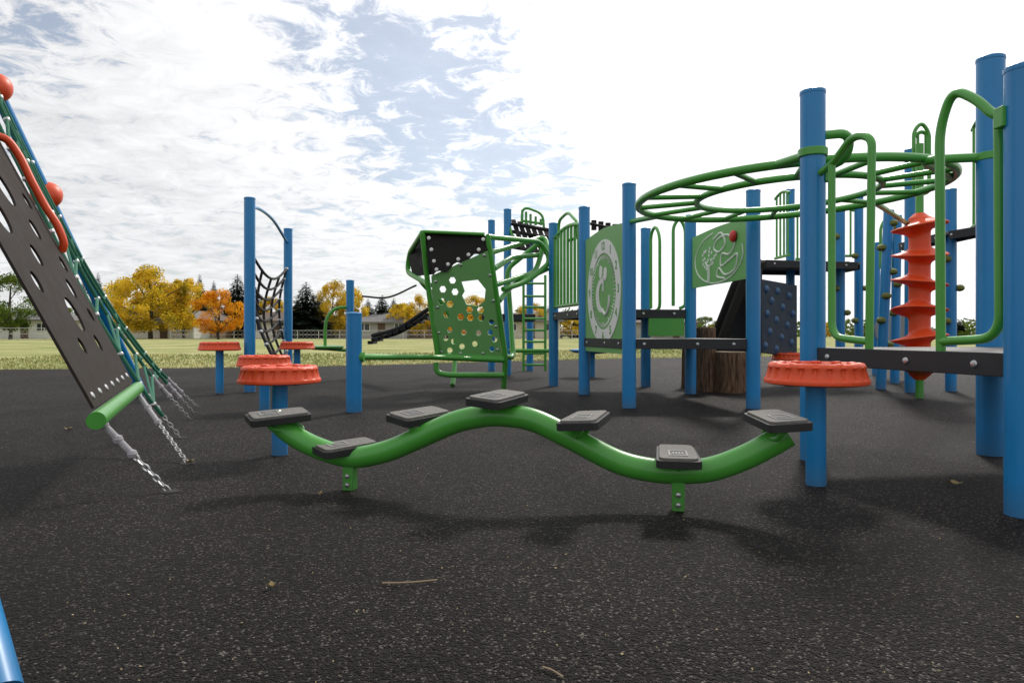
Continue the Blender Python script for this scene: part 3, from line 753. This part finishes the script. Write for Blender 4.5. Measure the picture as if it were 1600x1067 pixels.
    m.add(vs,fs); m.obj('spiral_climber','orange',sc,ang=80)
    m=MB()
    for k in range(5): m.box(P(928+k*11,352+k*2,9.8),(0.07,0.05,0.14))
    m.tube([P(905,346,9.6),P(980,362,9.6)],0.02,8)
    m.obj('strap_bridge','black',e)
main()

# ---------------------------------------------------------------- stumps
def stump(px,by,ty,wpx,label,seed):
    c=G(px,by); d=c.y; r=wpx/2/F*d; h=H-(ty-HY)/F*d
    random.seed(seed); ph=[random.random()*6.28 for _ in range(4)]
    def fun(t,i): return 1+0.05*math.sin(3*t+ph[0])+0.03*math.sin(7*t+ph[1])+0.02*math.sin(13*t+ph[2])+0.01*math.sin(i*2+t*5)
    m=MB(); m.lathe([(r*1.08,0),(r*1.02,h*0.2),(r,h*0.5),(r*0.98,h*0.8),(r*0.97,h-0.02),(r*0.92,h)],c,48,fun); o=m.obj('log_stump','log')
    top(o,label,'stump','upright log stumps')
    m=MB(); m.lathe([(r*0.9,0),(r*0.88,0.006),(r*0.2,0.007)],c+V((0,0,h-0.001)),48,fun); m.obj('cut_face','logtop',o)
stump(1141,612,550,50,'short brown log stump standing on black rubber',1)
stump(1104,611,512,30,'tall brown log stump beside a shorter stump',2)
stump(1078,606,545,26,'dark brown log stump beside a blue post',3)

# ---------------------------------------------------------------- litter
random.seed(11)
def leafobj(p,s,a,label):
    m=MB(); pts=[]
    for k in range(14):
        t=2*math.pi*k/14; r=s*(0.6+0.4*abs(math.cos(t*2.5)))*(1 if math.cos(t)>-0.9 else 1.5)
        pts.append(V((p.x+r*math.cos(t+a),p.y+0.8*r*math.sin(t+a),0.008+0.012*abs(math.sin(t*1.5)))))
    m.add(pts+[V((p.x,p.y,0.006))],[(k,(k+1)%14,14) for k in range(14)]); o=m.obj('fallen_leaf','leaf',smooth=False); top(o,label,'leaf','fallen leaves')
leafobj(G(1493,758),0.034,0.4,'curled pale yellow fallen leaf on black rubber')
leafobj(G(425,920),0.012,1.0,'small dry fallen leaf on black rubber')
leafobj(G(297,723),0.022,2.0,'dry yellow leaf beside a chain anchor')
leafobj(G(107,672),0.03,2.4,'dry pale leaf on black rubber')
leafobj(G(500,775),0.012,2.4,'small dry fallen leaf on black rubber')
m=MB(); m.tube(cr([G(597,914)+V((0,0,.006)),G(640,915)+V((0,0,.01)),G(683,909)+V((0,0,.006))],6),0.0022,6); o=m.obj('twig','twig'); top(o,'thin pale dry twig lying on black rubber','twig')
m=MB(); m.tube(cr([G(848,1046)+V((0,0,.006)),G(862,1052)+V((0,0,.008)),G(880,1060)+V((0,0,.004))],6),0.0018,6); o=m.obj('twig','twig'); top(o,'short curved brown twig lying on black rubber','twig')
m=MB()
for k in range(1100):
    d=1.3+random.random()**1.3*11; x=(random.random()*1.7-0.85)*d; s=random.uniform(0.0012,0.0034)*(1+d*0.09); a=random.random()*6.28
    q=[V((x+s*math.cos(a+b)*(1 if b in(0,3.14) else .5),d+s*math.sin(a+b),0.004+random.random()*0.004)) for b in(0,1.57,3.14,4.71)]
    m.add(q,[(0,1,2,3)])
o=m.obj('leaf_litter','leaf',smooth=False); o['kind']='stuff'; top(o,'tiny scattered bits of dry leaf on black rubber','leaf litter')

# ---------------------------------------------------------------- trees
def decid(seed,mat,nl=9500,wide=1.0):
    random.seed(seed)
    t=MB(); t.tube(cr([V((0,0,0)),V((0.01,0,0.2)),V((-0.01,0.01,0.42)),V((0.01,0,0.8))],5),0.02,10,radii=None)
    t.v=[V((v.x*(1.25-v.z),v.y*(1.25-v.z),v.z)) for v in t.v]
    cl=[]
    for k in range(64):
        z=random.uniform(0.16,0.93); rr=0.45*wide*math.sin(math.pi*min(1,max(0.08,(z-0.06)/0.94))**0.9)
        a=random.random()*6.28; r=rr*random.random()**0.4; cl.append((V((r*math.cos(a),r*math.sin(a),z+random.uniform(-.03,.03))),random.uniform(0.06,0.12)))
    for c,r in cl[:16]:
        b=V((0,0,max(0.12,c.z-0.3))); t.tube(cr([b,b.lerp(c,0.5)+V((0,0,0.02)),c],4),0.006,6)
    f=MB()
    for k in range(nl):
        c,r=random.choice(cl); d=V((random.gauss(0,1),random.gauss(0,1),random.gauss(0,0.8))).normalized()*r*random.random()**0.4
        p=c+d; s=random.uniform(0.008,0.018); u=V((random.gauss(0,1),random.gauss(0,1),random.gauss(0,1))).normalized(); w=u.orthogonal().normalized()
        f.add([p-u*s,p+w*s*.75,p+u*s,p-w*s*.75],[(0,1,2,3)])
    return t,f,mat
def spruce(seed,nl=9000):
    random.seed(seed); t=MB(); t.tube([V((0,0,0)),V((0,0,0.98))],0.015,8,radii=[0.018,0.002]); f=MB()
    for k in range(nl):
        z=0.03+0.95*(1-random.random()**0.6) ; R=0.2*(1-z)**0.8*(1+0.2*math.sin(z*70))+0.008 ; a=random.random()*6.28; lob=1+0.25*math.sin(a*5+z*31)
        r=R*lob*random.random()**0.35; p=V((r*math.cos(a),r*math.sin(a),z-0.2*r)); s=random.uniform(0.016,0.036)*(1.15-z)
        u=V((math.cos(a),math.sin(a),-0.5+random.uniform(-.3,.3))).normalized(); w=V((-math.sin(a),math.cos(a),random.uniform(-.6,.6)))
        f.add([p-u*s,p+w*s*.6,p+u*s*1.3,p-w*s*.6],[(0,1,2,3)])
    return t,f,'fs'
protos={'yellow':[decid(1,'fy'),decid(2,'fy'),decid(8,'fy')],'orange':[decid(3,'fo')],'green':[decid(4,'fg',wide=1.1)],'spruce':[spruce(5),spruce(6)]}
meshes={}
def bake(b,name,mats):
    me=bpy.data.meshes.new(name); me.from_pydata(b.v,[],b.f)
    for q in mats: me.materials.append(M[q])
    me.update(); return me
for k,l in protos.items(): meshes[k]=[(bake(t,'trunk',['bark']),bake(f,'crown',[mt])) for t,f,mt in l]
LB={'yellow':'broad tree with bright yellow autumn leaves beside the field','orange':'rounded tree with orange autumn leaves beside the field','green':'full green leafy tree beside the far fence','spruce':'dark green pointed spruce tree behind the houses'}
cnt=0
def tree(kind,px,ty,wpx,d):
    global cnt; cnt+=1
    h=H+(HY-ty)/F*d; w=wpx/F*d; x=(px-800)/F*d
    e=empty(kind+'_tree' if kind=='spruce' else 'autumn_tree' if kind!='green' else 'leafy_tree',(x,d,0),LB[kind],'tree',{'yellow':'yellow autumn trees','orange':'orange autumn trees','green':'green leafy trees','spruce':'spruce trees'}[kind])
    e.rotation_euler=(0,0,cnt*1.7)
    base=0.90 if kind!='spruce' else 0.33
    t,f=meshes[kind][cnt%len(meshes[kind])]
    for nm,me in(('trunk',t),('crown',f)):
        o=bpy.data.objects.new(nm,me); COL.objects.link(o); o.parent=e; o.scale=(w/base,w/base,h*(1.0 if kind!='spruce' else 1.04))
for a in[('green',16,426,98,80),('green',-40,440,90,85),('yellow',235,417,132,88),('yellow',190,432,78,95),('yellow',287,432,78,92),('orange',341,451,86,82),('spruce',153,428,26,110),('spruce',130,438,24,112),('spruce',312,430,28,112),('spruce',334,440,26,110),('spruce',371,430,52,108),('spruce',400,450,44,104),('yellow',258,440,80,97),
 ('spruce',478,442,58,96),('yellow',520,438,62,98),('yellow',550,446,54,101),('yellow',424,462,54,104),('spruce',597,462,44,98),('spruce',575,468,32,108),('yellow',628,472,50,95),('yellow',656,460,48,92),('spruce',615,466,28,112),
 ('yellow',700,466,64,95),('yellow',745,462,64,98),('orange',722,478,48,90),('yellow',830,472,56,95),('spruce',858,478,34,105),('yellow',892,486,44,99),('spruce',905,478,26,110),('green',1102,494,44,100),('yellow',1125,500,34,110),('spruce',1150,490,24,115),('green',1215,502,40,108),
 ('spruce',1499,500,24,105),('green',1516,514,30,100),('green',1350,508,50,115),('yellow',1290,503,36,112),('green',1560,505,60,110),('green',1030,500,44,105),('spruce',1060,488,24,118),('yellow',960,496,36,110),('green',95,478,56,108),('yellow',455,474,36,112),('spruce',500,456,34,110),('spruce',640,472,28,112)]: tree(*a)
random.seed(21); f=MB()
for k in range(11000):
    x=random.uniform(-120,125); y=random.uniform(138,146); hh=(3.6+1.8*math.sin(x*0.21)+1.4*math.sin(x*0.53+1))*1.0
    if x>20: hh*=0.6
    z=random.random()**0.8*max(1.0,hh); s=random.uniform(0.25,0.6); u=V((random.gauss(0,1),random.gauss(0,1),random.gauss(0,1))).normalized(); w=u.orthogonal().normalized(); p=V((x,y,z))
    f.add([p-u*s,p+w*s*.7,p+u*s,p-w*s*.7],[(0,1,2,3)])
o=f.obj('far_tree_line','fg',smooth=False); o['kind']='stuff'; top(o,'low dark green line of distant trees beyond houses','trees')

# ---------------------------------------------------------------- houses
def wallmat(name,c): M[name]=paint(name,c,0.8,0.08,0.1,scale=1.5,grain=20)
wallmat('wall_cream',(0.55,0.50,0.40)); wallmat('wall_white',(0.7,0.69,0.66)); wallmat('wall_grey',(0.36,0.35,0.33)); wallmat('wall_brown',(0.26,0.17,0.11))
wallmat('roof_grey',(0.16,0.155,0.15)); wallmat('roof_brown',(0.14,0.10,0.08)); wallmat('door_brown',(0.12,0.07,0.05))
def house(px,d,w,dep,wh,rh,wm,rm,label,seed):
    random.seed(seed); x=(px-800)/F*d; y=d
    e=empty('house',(x,y,0),label,'house','bungalows along the field')
    m=MB(); m.box((x,y+dep/2,wh/2),(w,dep,wh)); m.obj('wall',wm,e,smooth=False)
    ov=0.6; m=MB(); a=[V((x-w/2-ov,y-ov,wh-0.05)),V((x+w/2+ov,y-ov,wh-0.05)),V((x+w/2+ov,y+dep+ov,wh-0.05)),V((x-w/2-ov,y+dep+ov,wh-0.05)),V((x-w/2+dep*0.25,y+dep/2,wh+rh)),V((x+w/2-dep*0.25,y+dep/2,wh+rh))]
    m.add(a,[(0,1,5,4),(1,2,5),(2,3,4,5),(3,0,4),(3,2,1,0)]); m.box((x,y-ov-0.02,wh-0.12),(w+2*ov,0.06,0.2)); ro=m.obj('roof',rm,e,smooth=False)
    m=MB(); m.box((x+w*0.2,y+dep*0.5,wh+rh),(0.7,0.7,1.3)); m.obj('chimney','wall_brown',ro,smooth=False)
    n=int(w//2.2)
    for k in range(n):
        cx=x-w/2+(k+0.5)*w/n
        if k==n//2:
            m=MB(); m.box((cx,y-0.03,1.05),(1.0,0.08,2.1)); m.obj('door','door_brown',e,smooth=False); continue
        ww=random.choice([1.1,1.3,1.5]); m=MB(); m.box((cx,y-0.02,1.55),(ww,0.06,1.0)); wo=m.obj('window','glass',e,smooth=False)
        m=MB()
        for sx in(-1,0,1): m.box((cx+sx*ww/2,y-0.06,1.55),(0.1,0.06,1.1))
        for sz in(-1,1): m.box((cx,y-0.055,1.55+sz*0.52),(ww+0.1,0.05,0.1))
        m.obj('frame','trim',wo,smooth=False)
house(240,94,11,9,2.7,1.6,'wall_white','roof_grey','low white bungalow with grey hipped roof',1)
house(300,99,7,8,2.6,1.5,'wall_brown','roof_brown','small brown bungalow behind autumn trees',2)
house(432,97,8.5,8,2.5,1.4,'wall_white','roof_brown','white bungalow with brown roof beyond the field',3)
house(38,92,7,8,2.6,1.5,'wall_white','roof_grey','white bungalow beside a chain link fence',4)
house(535,100,6,8,2.4,1.3,'wall_cream','roof_grey','cream bungalow with grey roof beyond the field',5)
house(596,93,7,8,2.3,1.3,'wall_grey','roof_grey','grey bungalow with grey roof beyond the field',6)
house(672,95,6,8,2.4,1.3,'wall_brown','roof_grey','brown bungalow with grey roof',7)
house(745,97,6.5,8,2.4,1.4,'wall_cream','roof_brown','cream bungalow with brown roof',8)
house(830,94,8,8,2.5,1.3,'wall_cream','roof_grey','cream bungalow beyond the playground',9)
house(1045,104,9,8,2.4,1.3,'wall_grey','roof_brown','grey bungalow behind playground decks',10)
house(180,101,6,8,2.5,1.5,'wall_cream','roof_brown','cream bungalow with brown roof behind trees',12)
def fence(x0,x1,d,label,h=1.5):
    m=MB(); n=int((x1-x0)/2.5)
    for k in range(n+1): x=x0+(x1-x0)*k/n; m.tube([V((x,d,0)),V((x,d,h))],0.04,6)
    for z in(0.05,h/2,h-0.03): m.tube([V((x0,d,z)),V((x1,d,z))],0.025,5)
    o=m.obj('chain_link_fence','metal',smooth=False); top(o,label,'fence')
    w=MB(); st=0.5; x=x0
    while x<x1-h:
        w.tube([V((x,d,0.05)),V((x+h,d,h-0.03))],0.007,3,cap=False); w.tube([V((x+h,d,0.05)),V((x,d,h-0.03))],0.007,3,cap=False); x+=st
    w.obj('wire_mesh','metal',o,smooth=False)
fence(-60,-44,72,'grey chain link fence along the grass field',1.3)
fence(-42,10,84,'long grey chain link fence in front of the bungalows',1.1)

# ---------------------------------------------------------------- light / world
SAZ=math.radians(24); SEL=math.radians(42)
S=V((math.sin(SAZ)*math.cos(SEL),math.cos(SAZ)*math.cos(SEL),math.sin(SEL)))
sl=bpy.data.lights.new('sun','SUN'); sl.energy=2.3; sl.angle=math.radians(7); sl.color=(1,0.95,0.88)
so=bpy.data.objects.new('sun',sl); COL.objects.link(so); so.rotation_euler=S.to_track_quat('Z','Y').to_euler(); so.location=S*50
w=bpy.data.worlds.new('World'); scn.world=w; w.use_nodes=True; t=w.node_tree; t.nodes.clear(); L=t.links.new
out=N(t,'ShaderNodeOutputWorld'); sky=N(t,'ShaderNodeTexSky'); sky.sky_type='NISHITA'; sky.sun_disc=False; sky.sun_elevation=SEL; sky.sun_rotation=SAZ; sky.air_density=1.0; sky.dust_density=0.6
bg1=N(t,'ShaderNodeBackground'); bg1.inputs[1].default_value=0.10; L(sky.outputs[0],bg1.inputs[0])
tc=N(t,'ShaderNodeTexCoord'); nv=N(t,'ShaderNodeVectorMath',operation='NORMALIZE'); L(tc.outputs['Generated'],nv.inputs[0])
sp=N(t,'ShaderNodeSeparateXYZ'); L(nv.outputs[0],sp.inputs[0])
def MT(op,a,b=None,c=None,clamp=False):
    n=N(t,'ShaderNodeMath',operation=op); n.use_clamp=clamp
    for i,x in enumerate((a,b,c)):
        if x is None: continue
        if isinstance(x,(int,float)): n.inputs[i].default_value=x
        else: L(x,n.inputs[i])
    return n.outputs[0]
zz=MT('ADD',MT('MAXIMUM',sp.outputs['Z'],0.0),0.12)
cb=N(t,'ShaderNodeCombineXYZ'); L(MT('DIVIDE',sp.outputs['X'],zz),cb.inputs[0]); L(MT('DIVIDE',sp.outputs['Y'],zz),cb.inputs[1])
def noise(sc,det,ro,dist=0,vec=None):
    n=N(t,'ShaderNodeTexNoise'); n.inputs['Scale'].default_value=sc; n.inputs['Detail'].default_value=det; n.inputs['Roughness'].default_value=ro; n.inputs['Distortion'].default_value=dist; L(vec or cb.outputs[0],n.inputs['Vector']); return n.outputs['Fac']
n1=noise(1.3,6,0.55,0.3); n2=noise(7.5,8,0.7,0.6); n3=noise(2.6,5,0.5)
def gz(px,py,wid,amp):
    d=V(((px-800)/F,1,(HY-py)/F)).normalized(); n=N(t,'ShaderNodeVectorMath',operation='DOT_PRODUCT'); L(nv.outputs[0],n.inputs[0]); n.inputs[1].default_value=d
    mr=N(t,'ShaderNodeMapRange'); mr.interpolation_type='SMOOTHSTEP'; mr.inputs[1].default_value=math.cos(math.radians(wid)); mr.inputs[2].default_value=1.0; mr.inputs[3].default_value=0; mr.inputs[4].default_value=amp; L(n.outputs['Value'],mr.inputs[0]); return mr.outputs[0]
cov=MT('ADD',MT('MULTIPLY',n1,0.35),MT('MULTIPLY',n2,0.65))
for a in[(600,130,10,-0.05),(700,180,10,-0.07),(850,268,8,-0.15),(940,255,6,-0.08),(840,20,7,-0.08),(40,10,7,-0.07),(550,50,8,-0.02),(1350,150,32,0.30),(300,250,18,0.02),(1000,110,10,0.06),(200,80,12,0.03)]: cov=MT('ADD',cov,gz(*a))
mr=N(t,'ShaderNodeMapRange'); mr.interpolation_type='SMOOTHSTEP'; mr.inputs[1].default_value=0.33; mr.inputs[2].default_value=0.51; L(cov,mr.inputs[0])
fac=MT('MAXIMUM',mr.outputs[0],0.34,clamp=True)
sund=N(t,'ShaderNodeVectorMath',operation='DOT_PRODUCT'); L(nv.outputs[0],sund.inputs[0]); sund.inputs[1].default_value=S
gl=N(t,'ShaderNodeMapRange'); gl.inputs[1].default_value=0.5; gl.inputs[2].default_value=1.0; gl.inputs[3].default_value=0.0; gl.inputs[4].default_value=0.5; gl.interpolation_type='SMOOTHSTEP'; L(sund.outputs['Value'],gl.inputs[0])
shade=N(t,'ShaderNodeMapRange'); shade.inputs[1].default_value=0.3; shade.inputs[2].default_value=0.65; shade.inputs[3].default_value=0.66; shade.inputs[4].default_value=1.0; L(MT('ADD',MT('MULTIPLY',n2,0.6),MT('MULTIPLY',n3,0.4)),shade.inputs[0])
st=MT('ADD',shade.outputs[0],gl.outputs[0])
bg2=N(t,'ShaderNodeBackground'); bg2.inputs[0].default_value=(0.98,0.985,1.0,1); L(st,bg2.inputs[1])
mx=N(t,'ShaderNodeMixShader'); L(fac,mx.inputs[0]); L(bg1.outputs[0],mx.inputs[1]); L(bg2.outputs[0],mx.inputs[2]); L(mx.outputs[0],out.inputs[0])

# ---------------------------------------------------------------- camera
cd=bpy.data.cameras.new('camera'); cam=bpy.data.objects.new('camera',cd); COL.objects.link(cam); cam.location=(0,0,H); cam.rotation_euler=(math.pi/2,0,0)
cd.lens=24; cd.sensor_width=36; cd.shift_y=-12.5/1600; cd.clip_end=4000; cd.clip_start=0.05
scn.camera=cam
scn.view_settings.view_transform='Standard'; scn.view_settings.look='None'; scn.view_settings.exposure=0
